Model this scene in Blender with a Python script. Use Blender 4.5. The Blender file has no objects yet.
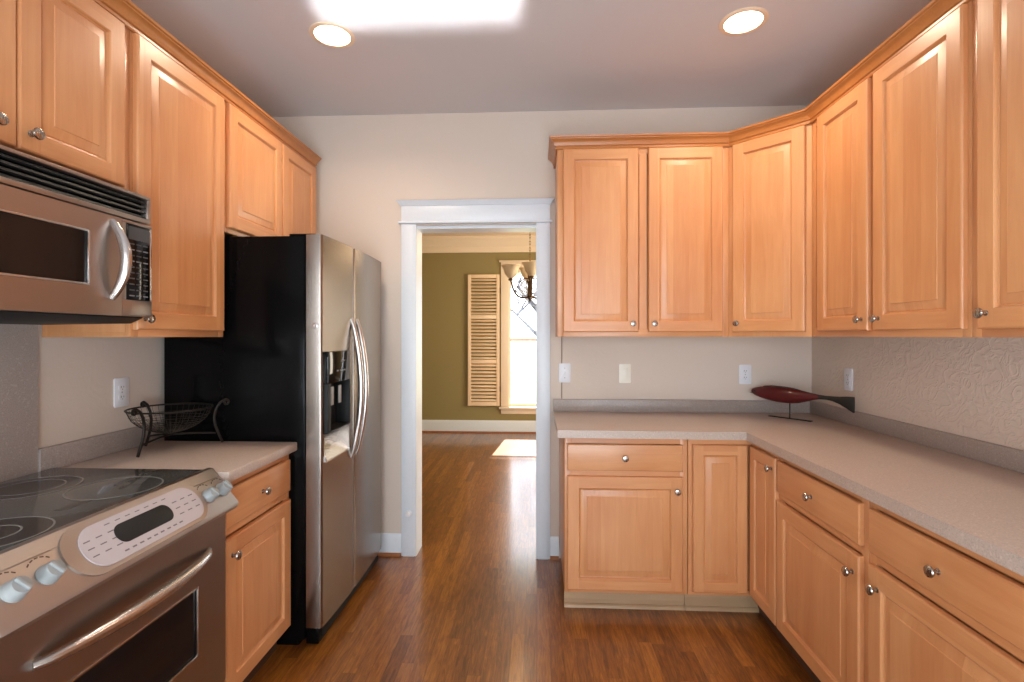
import bpy, bmesh, math, random
from mathutils import Vector, Matrix
random.seed(7)
PI = math.pi
scene = bpy.context.scene
COL = scene.collection

# ------------------------------------------------------------------ room measures (metres, camera above the origin)
EYE = 1.38; YB = 3.158; XR = 1.662; XL = -1.702; ZC = 2.778      # back wall, right wall, left wall, ceiling
YREAR = -2.9; YD = 7.22; DX0, DX1 = -2.3, 1.9; WT = 0.14          # rear wall, dining room far wall and sides, wall thickness
CT = 0.914                                                        # worktop height

# ------------------------------------------------------------------ camera, sky, sun, daylight, exposure
cam_d = bpy.data.cameras.new('camera'); cam = bpy.data.objects.new('camera', cam_d); COL.objects.link(cam)
cam.location = (0, 0, EYE); cam.rotation_euler = (PI/2, 0, 0.0495)
cam_d.sensor_width = 36; cam_d.lens = 506.8*36/1024; cam_d.shift_y = -5.0/1024
cam_d.clip_start = 0.02
scene.camera = cam

vs = scene.view_settings
vs.view_transform = 'Standard'; vs.look = 'None'; vs.exposure = -0.30; vs.gamma = 1.0; vs.use_curve_mapping = False

world = bpy.data.worlds.new('sky'); scene.world = world; world.use_nodes = True
wn = world.node_tree.nodes; bg = wn['Background']
bg.inputs['Color'].default_value = (0.82, 0.91, 1.0, 1); bg.inputs['Strength'].default_value = 8.0

def light(name, kind, loc, direction, power, color=(1, 1, 1), **kw):
    d = bpy.data.lights.new(name, kind); d.energy = power; d.color = color
    for k, v in kw.items(): setattr(d, k, v)
    o = bpy.data.objects.new(name, d); COL.objects.link(o); o.location = loc
    o.rotation_euler = Vector(direction).to_track_quat('-Z', 'Y').to_euler()
    return o
light('sun', 'SUN', (1, 14, 9), (-0.10, -1.0, -0.87), 42.0, (1.0, 0.93, 0.82), angle=0.009)
# daylight of the breakfast room windows behind the viewer
light('rear_window_daylight', 'AREA', (0, YREAR+0.05, 1.55), (0, 1, 0), 45, (0.88, 0.95, 1.0), shape='RECTANGLE', size=3.0, size_y=1.7)
light('ceiling_uplight_fill', 'AREA', (0, -0.4, 0.75), (0, 0.55, 1), 64, (0.78, 0.91, 1.0), shape='RECTANGLE', size=1.6, size_y=1.6)  # added unseen uplight that brightens the ceiling
# unseen narrow beam, added to make the bright patch on the ceiling
light('added_ceiling_beam', 'AREA', (-0.51, -1.6, 0.50), (0.0, 3.51, 2.278), 4.0, (0.96, 0.98, 1.0), shape='RECTANGLE', size=0.86, size_y=0.36, spread=math.radians(2.0))
# unseen fill lamp added to warm and brighten the dining room
light('dining_warm_fill', 'AREA', (DX1-0.06, 5.2, 1.4), (-1, 0, 0), 120, (1.0, 0.88, 0.70), shape='RECTANGLE', size=1.6, size_y=1.7)

# ------------------------------------------------------------------ materials
def srgb(r, g, b):
    f = lambda c: (c/255/12.92) if c/255 <= .04045 else ((c/255+.055)/1.055)**2.4
    return (f(r), f(g), f(b), 1)
class NT:
    def __init__(s, name):
        s.m = bpy.data.materials.new(name); s.m.use_nodes = True; s.t = s.m.node_tree
        s.b = s.t.nodes['Principled BSDF']
    def n(s, typ, **kw):
        x = s.t.nodes.new(typ)
        for k, v in kw.items():
            if k.startswith('i_'):
                x.inputs[int(k[2:]) if k[2:].isdigit() else k[2:].replace('_', ' ')].default_value = v
            else: setattr(x, k, v)
        return x
    def l(s, a, b): s.t.links.new(a, b)
    def math(s, op, a, b=None):
        x = s.n('ShaderNodeMath', operation=op)
        for i, q in enumerate((a, b)):
            if q is None: continue
            if isinstance(q, (int, float)): x.inputs[i].default_value = q
            else: s.l(q, x.inputs[i])
        return x.outputs[0]
    def mix(s, fac, a, b, mode='MIX'):
        x = s.n('ShaderNodeMix', data_type='RGBA', blend_type=mode)
        for i, q in ((0, fac), (6, a), (7, b)):
            if isinstance(q, (int, float, tuple)): x.inputs[i].default_value = q
            else: s.l(q, x.inputs[i])
        return x.outputs[2]
    def ramp(s, fac, stops):
        r = s.n('ShaderNodeValToRGB'); e = r.color_ramp.elements
        while len(e) < len(stops): e.new(0.5)
        for k, (p, c) in enumerate(stops): e[k].position = p; e[k].color = c
        s.l(fac, r.inputs[0]); return r.outputs[0]
    def bump(s, h, strength, dist=0.002):
        x = s.n('ShaderNodeBump'); x.inputs['Strength'].default_value = strength; x.inputs['Distance'].default_value = dist
        s.l(h, x.inputs['Height']); s.l(x.outputs[0], s.b.inputs['Normal'])
    def set(s, **kw):
        for k, v in kw.items():
            s.b.inputs[k.replace('_', ' ')].default_value = v
def plain(name, col, rough=0.5, metal=0.0, **kw):
    t = NT(name); t.set(Base_Color=col, Roughness=rough, Metallic=metal, **kw)
    n = t.n('ShaderNodeTexNoise', i_Scale=60.0, i_Detail=2.0); tc = t.n('ShaderNodeTexCoord'); t.l(tc.outputs['Object'], n.inputs['Vector'])
    v = t.math('MULTIPLY_ADD', n.outputs[0], 0.06); t.t.nodes[-1].inputs[2].default_value = 0.97
    t.l(t.mix(1.0, col, v, 'MULTIPLY'), t.b.inputs['Base Color'])
    return t.m
def emit(name, col, strength):
    t = NT(name); t.set(Base_Color=col, Emission_Color=col, Emission_Strength=strength); return t.m

def wood(name, axis, light_c, dark_c, board=0.085):
    """Honey maple: glued strips of slightly different tone, fine streaks along the grain."""
    t = NT(name); tc = t.n('ShaderNodeTexCoord'); oi = t.n('ShaderNodeObjectInfo')
    rnd = oi.outputs['Random']
    off = t.n('ShaderNodeCombineXYZ')
    for i, k in enumerate((37.0, 19.0, 53.0)): t.l(t.math('MULTIPLY', rnd, k), off.inputs[i])
    add = t.n('ShaderNodeVectorMath', operation='ADD'); t.l(tc.outputs['Object'], add.inputs[0]); t.l(off.outputs[0], add.inputs[1])
    sep = t.n('ShaderNodeSeparateXYZ'); t.l(add.outputs[0], sep.inputs[0])
    across, along = (sep.outputs[0], sep.outputs[2]) if axis == 'Z' else (sep.outputs[2], sep.outputs[0])
    strip = t.math('FLOOR', t.math('DIVIDE', across, board))
    wnz = t.n('ShaderNodeTexWhiteNoise', noise_dimensions='2D'); cmb = t.n('ShaderNodeCombineXYZ')
    t.l(strip, cmb.inputs[0]); t.l(rnd, cmb.inputs[1]); t.l(cmb.outputs[0], wnz.inputs['Vector'])
    v2 = t.n('ShaderNodeCombineXYZ')
    t.l(t.math('MULTIPLY', across, 9.0), v2.inputs[0]); t.l(t.math('MULTIPLY', sep.outputs[1], 9.0), v2.inputs[1])
    t.l(t.math('ADD', t.math('MULTIPLY', along, 0.9), t.math('MULTIPLY', wnz.outputs['Value'], 17.0)), v2.inputs[2])
    n1 = t.n('ShaderNodeTexNoise', i_Scale=3.0, i_Detail=5.0, i_Roughness=0.6, i_Distortion=0.7); t.l(v2.outputs[0], n1.inputs['Vector'])
    v3 = t.n('ShaderNodeVectorMath', operation='MULTIPLY'); t.l(v2.outputs[0], v3.inputs[0]); v3.inputs[1].default_value = (7, 7, 2.4)
    n2 = t.n('ShaderNodeTexNoise', i_Scale=3.0, i_Detail=3.0); t.l(v3.outputs[0], n2.inputs['Vector'])
    n3 = t.n('ShaderNodeTexNoise', i_Scale=2.2, i_Detail=2.0); t.l(add.outputs[0], n3.inputs['Vector'])
    f = t.math('ADD', t.math('MULTIPLY', n1.outputs[0], 0.42), t.math('ADD', t.math('MULTIPLY', wnz.outputs['Value'], 0.15), t.math('MULTIPLY', n3.outputs[0], 0.45)))
    f = t.math('ADD', f, t.math('MULTIPLY', t.math('SUBTRACT', n2.outputs[0], 0.5), 0.10))
    c = t.ramp(f, [(0.28, light_c), (0.78, dark_c)])
    vor = t.n('ShaderNodeTexVoronoi', i_Scale=3.1); v4 = t.n('ShaderNodeVectorMath', operation='MULTIPLY'); t.l(add.outputs[0], v4.inputs[0])
    v4.inputs[1].default_value = (1.6, 1.6, 0.7) if axis == 'Z' else (0.7, 1.6, 1.6); t.l(v4.outputs[0], vor.inputs['Vector'])
    kn = t.ramp(vor.outputs['Distance'], [(0.015, (1, 1, 1, 1)), (0.05, (0, 0, 0, 1))])
    c = t.mix(t.math('MULTIPLY', kn, 0.35), c, srgb(120, 66, 30))
    t.l(c, t.b.inputs['Base Color']); t.set(Roughness=0.36, Coat_Weight=0.25, Coat_Roughness=0.22)
    t.bump(n2.outputs[0], 0.05, 0.001)
    return t.m
ML, MD = srgb(225, 165, 113), srgb(194, 122, 72)
WV = wood('maple_vertical_grain', 'Z', ML, MD); WH = wood('maple_horizontal_grain', 'X', ML, MD)
WTOE = wood('maple_toe_board', 'X', srgb(190, 160, 126), srgb(168, 136, 102))
WCROWN = wood('maple_crown', 'X', srgb(194, 128, 68), srgb(166, 98, 48))

def steel(name, axis, col, rough=0.3, amount=0.10):
    t = NT(name); tc = t.n('ShaderNodeTexCoord'); v = t.n('ShaderNodeVectorMath', operation='MULTIPLY')
    t.l(tc.outputs['Object'], v.inputs[0]); v.inputs[1].default_value = {'X': (3, 3, 300), 'Y': (3, 3, 300), 'Z': (300, 300, 3)}[axis]
    n = t.n('ShaderNodeTexNoise', i_Scale=1.0, i_Detail=2.0); t.l(v.outputs[0], n.inputs['Vector'])
    t.l(t.math('ADD', t.math('MULTIPLY', n.outputs[0], amount), rough-amount/2), t.b.inputs['Roughness'])
    t.set(Base_Color=col, Metallic=1.0, Anisotropic=0.5)
    return t.m
STEEL = steel('brushed_steel', 'X', srgb(164, 153, 146), 0.34, 0.06); STEELV = steel('brushed_steel_upright', 'Z', srgb(206, 200, 192), 0.24)
STEELH = steel('polished_handle', 'Z', srgb(200, 194, 190), 0.26, 0.02)
NICKEL = steel('satin_nickel', 'Z', srgb(168, 160, 152), 0.27, 0.04)
PANEL = steel('range_panel_steel', 'X', srgb(178, 168, 160), 0.44, 0.06)
BLACK = plain('black_enamel', (0.003, 0.003, 0.0033, 1), 0.14, Specular_IOR_Level=0.10)
BLKGLASS = plain('black_glass', (0.006, 0.006, 0.007, 1), 0.08, Specular_IOR_Level=0.3)
COOKTOP = plain('cooktop_glass', (0.075, 0.077, 0.076, 1), 0.10, Coat_Weight=0.3)
BURNDARK = plain('burner_dark', (0.012, 0.012, 0.012, 1), 0.10)
BURNRING = plain('burner_ring', (0.25, 0.25, 0.24, 1), 0.25)
DKPLASTIC = plain('dark_plastic', (0.012, 0.012, 0.012, 1), 0.55, Specular_IOR_Level=0.3)
KEYGREY = plain('key_grey', srgb(70, 70, 72), 0.5)
GREYPLASTIC = plain('grey_plastic', srgb(150, 148, 148), 0.4)
KNOBGREY = plain('pale_grey_knob', srgb(152, 156, 156), 0.4)
BEZEL = plain('lilac_grey_bezel', srgb(190, 180, 182), 0.45)
INK = plain('legend_ink', srgb(112, 104, 106), 0.6)
DKINK = plain('dark_ink', srgb(70, 58, 50), 0.6)
PALEINK = plain('pale_ink', srgb(120, 120, 122), 0.6)
WHITE = plain('white_trim_paint', srgb(222, 229, 236), 0.35)
CREAM = plain('warm_white_paint', srgb(236, 220, 196), 0.4)
SHUT = plain('shutter_paint', srgb(240, 214, 180), 0.4)
PLATE = plain('white_plate', srgb(226, 228, 234), 0.35)
IVORY = plain('ivory_plate', srgb(240, 236, 222), 0.35)
SLOT = plain('socket_slots', srgb(70, 70, 74), 0.6)
IRON = plain('wrought_iron', srgb(40, 34, 30), 0.45, 0.6)
MESHW = plain('dark_wire', srgb(44, 40, 36), 0.5, 0.5)
FISHRED = plain('dark_red_lacquer', srgb(84, 16, 20), 0.34, Coat_Weight=0.3)
FISHBLK = plain('black_green_lacquer', srgb(24, 26, 24), 0.35)
BRONZE = plain('bronze', srgb(92, 70, 48), 0.4, 0.8)
FROST = plain('frosted_glass', srgb(226, 208, 176), 0.5, Transmission_Weight=0.2)
GLOBE = emit('chandelier_bulb', (1, .80, .55, 1), 1.5)
BULB = emit('warm_lamp', (1, .86, .66, 1), 30.0)
RING = plain('lamplit_white_ring', srgb(240, 218, 190), 0.4)  # white ring, with the warm lamp light put into its colour
CABLE = plain('brown_cable', srgb(120, 92, 74), 0.6)

def stone(name, base, dark, lightc):
    t = NT(name); tc = t.n('ShaderNodeTexCoord')
    a = t.n('ShaderNodeTexNoise', i_Scale=260.0, i_Detail=2.0); b = t.n('ShaderNodeTexNoise', i_Scale=130.0, i_Detail=2.0)
    for q in (a, b): t.l(tc.outputs['Object'], q.inputs['Vector'])
    c = t.mix(t.ramp(a.outputs[0], [(0.35, (1, 1, 1, 1)), (0.5, (0, 0, 0, 1))]), base, dark)
    c = t.mix(t.ramp(b.outputs[0], [(0.58, (0, 0, 0, 1)), (0.72, (1, 1, 1, 1))]), c, lightc)
    t.l(c, t.b.inputs['Base Color']); t.set(Roughness=0.34); return t.m
COUNTER = stone('speckled_worktop', srgb(194, 175, 162), srgb(180, 162, 149), srgb(206, 189, 177))
SPLASH = stone('speckled_splash', srgb(163, 151, 144), srgb(150, 138, 132), srgb(176, 164, 158))

def plaster(name, col, strength, scale=11.0, dist=3.0, rough=0.75):
    t = NT(name); tc = t.n('ShaderNodeTexCoord')
    n = t.n('ShaderNodeTexNoise', i_Scale=scale, i_Detail=3.0, i_Distortion=dist); t.l(tc.outputs['Object'], n.inputs['Vector'])
    r = t.ramp(n.outputs[0], [(0.40, (0, 0, 0, 1)), (0.50, (1, 1, 1, 1)), (0.60, (0, 0, 0, 1))])
    n2 = t.n('ShaderNodeTexNoise', i_Scale=90.0, i_Detail=3.0); t.l(tc.outputs['Object'], n2.inputs['Vector'])
    t.set(Base_Color=col, Roughness=rough)
    t.bump(t.math('ADD', r, t.math('MULTIPLY', n2.outputs[0], 0.3)), strength, 0.006)
    return t.m
WALLC = srgb(214, 200, 187)
WALL = plaster('wall_paint', WALLC, 0.05, 9.0); WALLTEX = plaster('wall_swirl_plaster', WALLC, 0.30, 15.0, 1.4)
CEIL = plaster('ceiling_paint', srgb(212, 209, 210), 0.03, 20.0)
OLIVE = plaster('olive_paint', srgb(146, 132, 86), 0.04, 20.0)
DCEIL = plaster('dining_ceiling_paint', srgb(232, 214, 190), 0.03, 20.0)
LAWN = plain('lawn', srgb(120, 126, 96), 0.9); BARK = plain('bark', srgb(74, 72, 80), 0.9)

def floor_mat():
    t = NT('oak_strip_floor'); tc = t.n('ShaderNodeTexCoord'); sep = t.n('ShaderNodeSeparateXYZ'); t.l(tc.outputs['Object'], sep.inputs[0])
    x, y = sep.outputs[0], sep.outputs[1]; W = 0.057
    xr = t.math('DIVIDE', x, W); row = t.math('FLOOR', xr); fx = t.math('FRACT', xr)
    w1 = t.n('ShaderNodeTexWhiteNoise', noise_dimensions='1D'); t.l(row, w1.inputs['W'])
    yr = t.math('ADD', t.math('DIVIDE', y, 0.95), t.math('MULTIPLY', w1.outputs['Value'], 7.0)); brd = t.math('FLOOR', yr); fy = t.math('FRACT', yr)
    cm = t.n('ShaderNodeCombineXYZ'); t.l(row, cm.inputs[0]); t.l(brd, cm.inputs[1])
    w2 = t.n('ShaderNodeTexWhiteNoise', noise_dimensions='2D'); t.l(cm.outputs[0], w2.inputs['Vector'])
    gv = t.n('ShaderNodeCombineXYZ'); t.l(t.math('MULTIPLY', x, 26.0), gv.inputs[0]); t.l(t.math('MULTIPLY', y, 2.4), gv.inputs[1]); t.l(t.math('MULTIPLY', w2.outputs['Value'], 31.0), gv.inputs[2])
    g1 = t.n('ShaderNodeTexNoise', i_Scale=3.0, i_Detail=6.0, i_Roughness=0.66, i_Distortion=1.1); t.l(gv.outputs[0], g1.inputs['Vector'])
    f = t.math('ADD', t.math('MULTIPLY', w2.outputs['Value'], 0.17), t.math('MULTIPLY', g1.outputs[0], 0.76))
    c = t.ramp(f, [(0.28, srgb(166, 106, 40)), (0.46, srgb(128, 74, 26)), (0.62, srgb(88, 47, 16))])
    gx = t.math('MINIMUM', fx, t.math('SUBTRACT', 1.0, fx)); gy = t.math('MULTIPLY', t.math('MINIMUM', fy, t.math('SUBTRACT', 1.0, fy)), 16.0)
    gap = t.ramp(t.math('MINIMUM', gx, gy), [(0.0, (1, 1, 1, 1)), (0.035, (0, 0, 0, 1))])
    c = t.mix(t.math('MULTIPLY', gap, 0.55), c, srgb(60, 30, 14)); t.l(c, t.b.inputs['Base Color'])
    t.set(Roughness=0.30, Coat_Weight=0.6, Coat_Roughness=0.13)
    t.bump(t.math('SUBTRACT', t.math('MULTIPLY', g1.outputs[0], 0.25), gap), 0.10, 0.001)
    return t.m
FLOOR = floor_mat()

def glass_mat():
    t = NT('window_glass'); nt = t.t; tr = t.n('ShaderNodeBsdfTransparent'); gl = t.n('ShaderNodeBsdfGlossy'); gl.inputs['Roughness'].default_value = 0.02
    mx = t.n('ShaderNodeMixShader'); fr = t.n('ShaderNodeFresnel', i_IOR=1.45)
    t.l(fr.outputs[0], mx.inputs[0]); t.l(tr.outputs[0], mx.inputs[1]); t.l(gl.outputs[0], mx.inputs[2])
    t.l(mx.outputs[0], nt.nodes['Material Output'].inputs['Surface']); return t.m
GLASS = glass_mat()

# ------------------------------------------------------------------ mesh helpers
class MB:
    def __init__(s): s.bm = bmesh.new(); s.mats = []
    def mi(s, m):
        if m not in s.mats: s.mats.append(m)
        return s.mats.index(m)
    def box(s, x0, x1, y0, y1, z0, z1, m, bev=0.0, seg=2):
        r = bmesh.ops.create_cube(s.bm, size=1.0); vs_ = r['verts']
        bmesh.ops.scale(s.bm, vec=(x1-x0, y1-y0, z1-z0), verts=vs_); bmesh.ops.translate(s.bm, vec=((x0+x1)/2, (y0+y1)/2, (z0+z1)/2), verts=vs_)
        fs = set(f for v in vs_ for f in v.link_faces)
        i = s.mi(m)
        for f in fs: f.material_index = i
        if bev > 0:
            es = list(set(e for v in vs_ for e in v.link_edges))
            q = bmesh.ops.bevel(s.bm, geom=es, offset=bev, segments=seg, profile=0.5, affect='EDGES')
            for f in q['faces']: f.material_index = i
        return s
    def quad(s, pts, m):
        f = s.bm.faces.new([s.bm.verts.new(p) for p in pts]); f.material_index = s.mi(m); return f
    def lathe(s, prof, m, n=24, M=None, cap=True):
        """prof: [(r, h)] about local Z; M places it."""
        M = M or Matrix(); i = s.mi(m); rings = []
        for r, h in prof:
            if r < 1e-6: rings.append([s.bm.verts.new(M @ Vector((0, 0, h)))])
            else: rings.append([s.bm.verts.new(M @ Vector((r*math.cos(2*PI*k/n), r*math.sin(2*PI*k/n), h))) for k in range(n)])
        for a, b in zip(rings, rings[1:]):
            for k in range(n):
                k2 = (k+1) % n
                if len(a) == 1 and len(b) == 1: continue
                if len(a) == 1: f = s.bm.faces.new((a[0], b[k2], b[k]))
                elif len(b) == 1: f = s.bm.faces.new((a[k], a[k2], b[0]))
                else: f = s.bm.faces.new((a[k], a[k2], b[k2], b[k]))
                f.material_index = i
        if cap:
            for g, flip in ((rings[0], True), (rings[-1], False)):
                if len(g) > 1:
                    f = s.bm.faces.new(g[::-1] if flip else g); f.material_index = i
        return s
    def tube(s, pts, r, m, n=10, closed=False, flat=1.0):
        """Round bar along pts; r number or list; flat squashes the section sideways."""
        P = [Vector(p) for p in pts]; N = len(P); i = s.mi(m); rings = []
        R = r if isinstance(r, (list, tuple)) else [r]*N
        up = Vector((0, 0, 1)); prev = None
        for k in range(N):
            a = P[(k-1) % N] if (closed or k > 0) else P[k]; b = P[(k+1) % N] if (closed or k < N-1) else P[k]
            t = (b-a).normalized()
            if prev is None:
                u = t.cross(up) if abs(t.dot(up)) < 0.95 else t.cross(Vector((1, 0, 0)))
            else: u = prev - t*prev.dot(t)
            u.normalize(); prev = u; w = t.cross(u)
            rings.append([s.bm.verts.new(P[k] + (u*math.cos(2*PI*j/n)*flat + w*math.sin(2*PI*j/n))*R[k]) for j in range(n)])
        pairs = list(zip(rings, rings[1:])) + ([(rings[-1], rings[0])] if closed else [])
        for a, b in pairs:
            for j in range(n):
                f = s.bm.faces.new((a[j], a[(j+1) % n], b[(j+1) % n], b[j])); f.material_index = i
        if not closed:
            s.bm.faces.new(rings[0][::-1]).material_index = i; s.bm.faces.new(rings[-1]).material_index = i
        return s
    def sweep(s, path, prof, m):
        """prof [(out, z)] swept along a level path [(x, y)] with mitred corners; 'out' is to the right of travel."""
        i = s.mi(m); n = len(path); rings = []
        D = [(Vector(path[k+1])-Vector(path[k])).normalized() for k in range(n-1)]
        for k in range(n):
            d0 = D[max(k-1, 0)]; d1 = D[min(k, n-2)]
            r0 = Vector((d0.y, -d0.x)); r1 = Vector((d1.y, -d1.x)); b = (r0+r1); b = b/ (b.dot(r0))
            rings.append([s.bm.verts.new((path[k][0]+b.x*o, path[k][1]+b.y*o, z)) for o, z in prof])
        for a, b in zip(rings, rings[1:]):
            for j in range(len(prof)):
                j2 = (j+1) % len(prof)
                s.bm.faces.new((a[j], a[j2], b[j2], b[j])).material_index = i
        s.bm.faces.new(rings[0][::-1]).material_index = i; s.bm.faces.new(rings[-1]).material_index = i
        return s
    def prism(s, poly, axis, a0, a1, m, bev=0.0):
        """Closed polygon extruded along axis: 'X' -> poly (y, z); 'Y' -> (x, z); 'Z' -> (x, y)."""
        i = s.mi(m)
        P = {'X': lambda p, a: (a, p[0], p[1]), 'Y': lambda p, a: (p[0], a, p[1]), 'Z': lambda p, a: (p[0], p[1], a)}[axis]
        A = [s.bm.verts.new(P(p, a0)) for p in poly]; B = [s.bm.verts.new(P(p, a1)) for p in poly]; fs = []
        for k in range(len(poly)):
            k2 = (k+1) % len(poly); fs.append(s.bm.faces.new((A[k], A[k2], B[k2], B[k])))
        fs += [s.bm.faces.new(A[::-1]), s.bm.faces.new(B)]
        for f in fs: f.material_index = i
        if bev:
            es = list(set(e for f in fs[-2:] for e in f.edges))
            for f in bmesh.ops.bevel(s.bm, geom=es, offset=bev, segments=2, profile=0.5, affect='EDGES')['faces']: f.material_index = i
        return s
    def build(s, name, parent=None, loc=(0, 0, 0), smooth=35, rot=(0, 0, 0)):
        bmesh.ops.recalc_face_normals(s.bm, faces=s.bm.faces[:])
        me = bpy.data.meshes.new(name); s.bm.to_mesh(me); s.bm.free()
        for m in s.mats: me.materials.append(m)
        if smooth:
            for p in me.polygons: p.use_smooth = True
            me.set_sharp_from_angle(angle=math.radians(smooth))
        o = bpy.data.objects.new(name, me); COL.objects.link(o); o.parent = parent; o.location = loc; o.rotation_euler = rot
        return o

def tag(o, label, cat, group=None):
    o['label'] = label; o['category'] = cat
    if group: o['group'] = group
    return o
def thing(name, label, cat, loc=(0, 0, 0), rz=0.0, group=None):
    o = bpy.data.objects.new(name, None); COL.objects.link(o); o.location = loc; o.rotation_euler = (0, 0, rz); o.empty_display_size = 0.1
    return tag(o, label, cat, group)
def struct(o): o['kind'] = 'structure'; return o
def rrect(x0, x1, y0, y1, r, n=6):
    out = []
    for cx, cy, a in ((x1-r, y1-r, 0), (x0+r, y1-r, 90), (x0+r, y0+r, 180), (x1-r, y0+r, 270)):
        for k in range(n+1):
            q = math.radians(a+90*k/n); out.append((cx+r*math.cos(q), cy+r*math.sin(q)))
    return out
def bez(p0, p1, p2, n=12):
    p0, p1, p2 = Vector(p0), Vector(p1), Vector(p2)
    return [p0*(1-t)**2 + p1*2*t*(1-t) + p2*t*t for t in [k/n for k in range(n+1)]]
FRONT = Matrix.Rotation(PI/2, 4, 'X')     # local Z -> -Y (out of a front that faces -Y)

# ------------------------------------------------------------------ the room
def wall_with_hole(mb, axis, a0, a1, p0, p1, z0, z1, holes, m):
    """A wall running along axis from a0 to a1, thickness p0..p1; holes [(h0, h1, zb, zt)] sorted."""
    def bx(u0, u1, zb, zt):
        if u1-u0 < 1e-4 or zt-zb < 1e-4: return
        mb.box(u0, u1, p0, p1, zb, zt, m) if axis == 'X' else mb.box(p0, p1, u0, u1, zb, zt, m)
    c = a0
    for h0, h1, zb, zt in holes:
        bx(c, h0, z0, z1); bx(h0, h1, z0, zb); bx(h0, h1, zt, z1); c = h1
    bx(c, a1, z0, z1)

DO0, DO1, DOT = -0.756, -0.007, 2.055                  # clear doorway
b = MB(); b.box(DX0-.2, DX1+.2, YREAR-.14, YD+.14, -0.05, 0.0, FLOOR); struct(b.build('floor', smooth=0))
b = MB(); b.box(XL-.14, XR+.14, YREAR-.14, YB+.02, ZC, ZC+.08, CEIL); struct(b.build('ceiling', smooth=0))
b = MB(); b.box(DX0-.14, DX1+.14, YB+.02, YD+.2, ZC+.02, ZC+.10, DCEIL); struct(b.build('ceiling_dining', smooth=0))
b = MB()
wall_with_hole(b, 'X', DX0, XR+.14, YB, YB+.06, 0, ZC, [(DO0-.02, DO1+.02, 0, DOT+.02)], WALL)
struct(b.build('wall_back', smooth=0))
b = MB(); wall_with_hole(b, 'X', DX0, DX1, YB+.06, YB+WT, 0, ZC+.02, [(DO0-.02, DO1+.02, 0, DOT+.02)], OLIVE); struct(b.build('wall_dining_near', smooth=0))
b = MB(); b.box(XL-.14, XL, YREAR, YB, 0, ZC, WALL); struct(b.build('wall_left', smooth=0))
b = MB(); b.box(XR, XR+.14, YREAR, YB, 0, ZC, WALLTEX); struct(b.build('wall_right', smooth=0))
RW = [(-1.35, -0.1, 0.75, 2.35), (0.1, 1.35, 0.75, 2.35)]
b = MB(); wall_with_hole(b, 'X', XL-.14, XR+.14, YREAR-.14, YREAR, 0, ZC, RW, WALL); struct(b.build('wall_rear', smooth=0))
WX0, WX1, WZ0, WZ1 = -0.40, 0.56, 0.37, 2.34           # dining window opening
b = MB(); wall_with_hole(b, 'X', DX0-.14, DX1+.14, YD, YD+.14, 0, ZC+.02, [(WX0-.02, WX1+.02, WZ0-.03, WZ1+.02)], OLIVE); struct(b.build('wall_dining_far', smooth=0))
b = MB(); b.box(DX0-.14, DX0, YB+.06, YD, 0, ZC+.02, OLIVE); struct(b.build('wall_dining_left', smooth=0))
b = MB(); b.box(DX1, DX1+.14, YB+.06, YD, 0, ZC+.02, OLIVE); struct(b.build('wall_dining_right', smooth=0))

# doorway casing with jambs and capped head
b = MB(); y0 = YB-.02
for x0, x1 in ((DO0-.095, DO0), (DO1, DO1+.087)):
    b.box(x0, x1, y0, YB, 0, 2.083, WHITE, .003)
    b.box(x0+.012, x1-.012, y0-.004, y0, 0, 2.075, WHITE, .002)
b.box(DO0-.112, DO1+.10, y0-.012, YB, 2.083, 2.098, WHITE, .004)
b.box(DO0-.095, DO1+.087, y0, YB, 2.098, 2.196, WHITE, .002)
b.sweep([(DO0-.095, YB), (DO0-.095, y0), (DO1+.087, y0), (DO1+.087, YB)][::1], [(0, 2.196), (-0.0, 2.196), (0.0, 2.224), (0.028, 2.224), (0.026, 2.222), (0.012, 2.206), (0.006, 2.196)][2:] + [(0, 2.196)], WHITE)
b.box(DO0-.095, DO1+.087, y0, YB, 2.196, 2.224, WHITE)
struct(b.build('trim_1'))
b = MB()
b.box(DO0-.018, DO0, YB, YB+WT, 0, DOT, WHITE); b.box(DO1, DO1+.018, YB, YB+WT, 0, DOT, WHITE); b.box(DO0-.018, DO1+.018, YB, YB+WT, DOT, DOT+.018, WHITE)
struct(b.build('trim_2'))
# baseboards and shoe strip
BBP = [(0, 0), (0.014, 0), (0.014, 0.105), (0.010, 0.122), (0.004, 0.135), (0, 0.135)]
def baseboard(name, path, m, h=1.0, shoe=None):
    b = MB(); b.sweep(path, [(o, z*h) for o, z in BBP], m)
    if shoe: b.sweep(path, [(0.014, 0), (0.030, 0), (0.028, 0.012), (0.020, 0.019), (0.014, 0.019)], shoe)
    return struct(b.build(name))
FLWOOD = plain('shoe_strip_wood', srgb(150, 92, 50), 0.4)
baseboard('baseboard_back', [(DO0-.096, YB), (XL, YB)][::-1], WHITE, 1, FLWOOD)
baseboard('baseboard_right', [(DO1+.088, YB), (0.134, YB)], WHITE, 1, FLWOOD)
baseboard('baseboard_dining', [(DX0, YD), (DX1, YD)], WHITE, 1.3, FLWOOD)
# dining crown moulding: two tiers
b = MB(); b.sweep([(DX0, YD), (DX1, YD)], [(0, ZC-.205), (0.016, ZC-.205), (0.018, ZC-.125), (0.03, ZC-.11), (0.038, ZC-.09), (0.075, ZC-.03), (0.088, ZC-.015), (0.088, ZC+.02), (0, ZC+.02)], CREAM)
struct(b.build('trim_3'))

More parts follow.
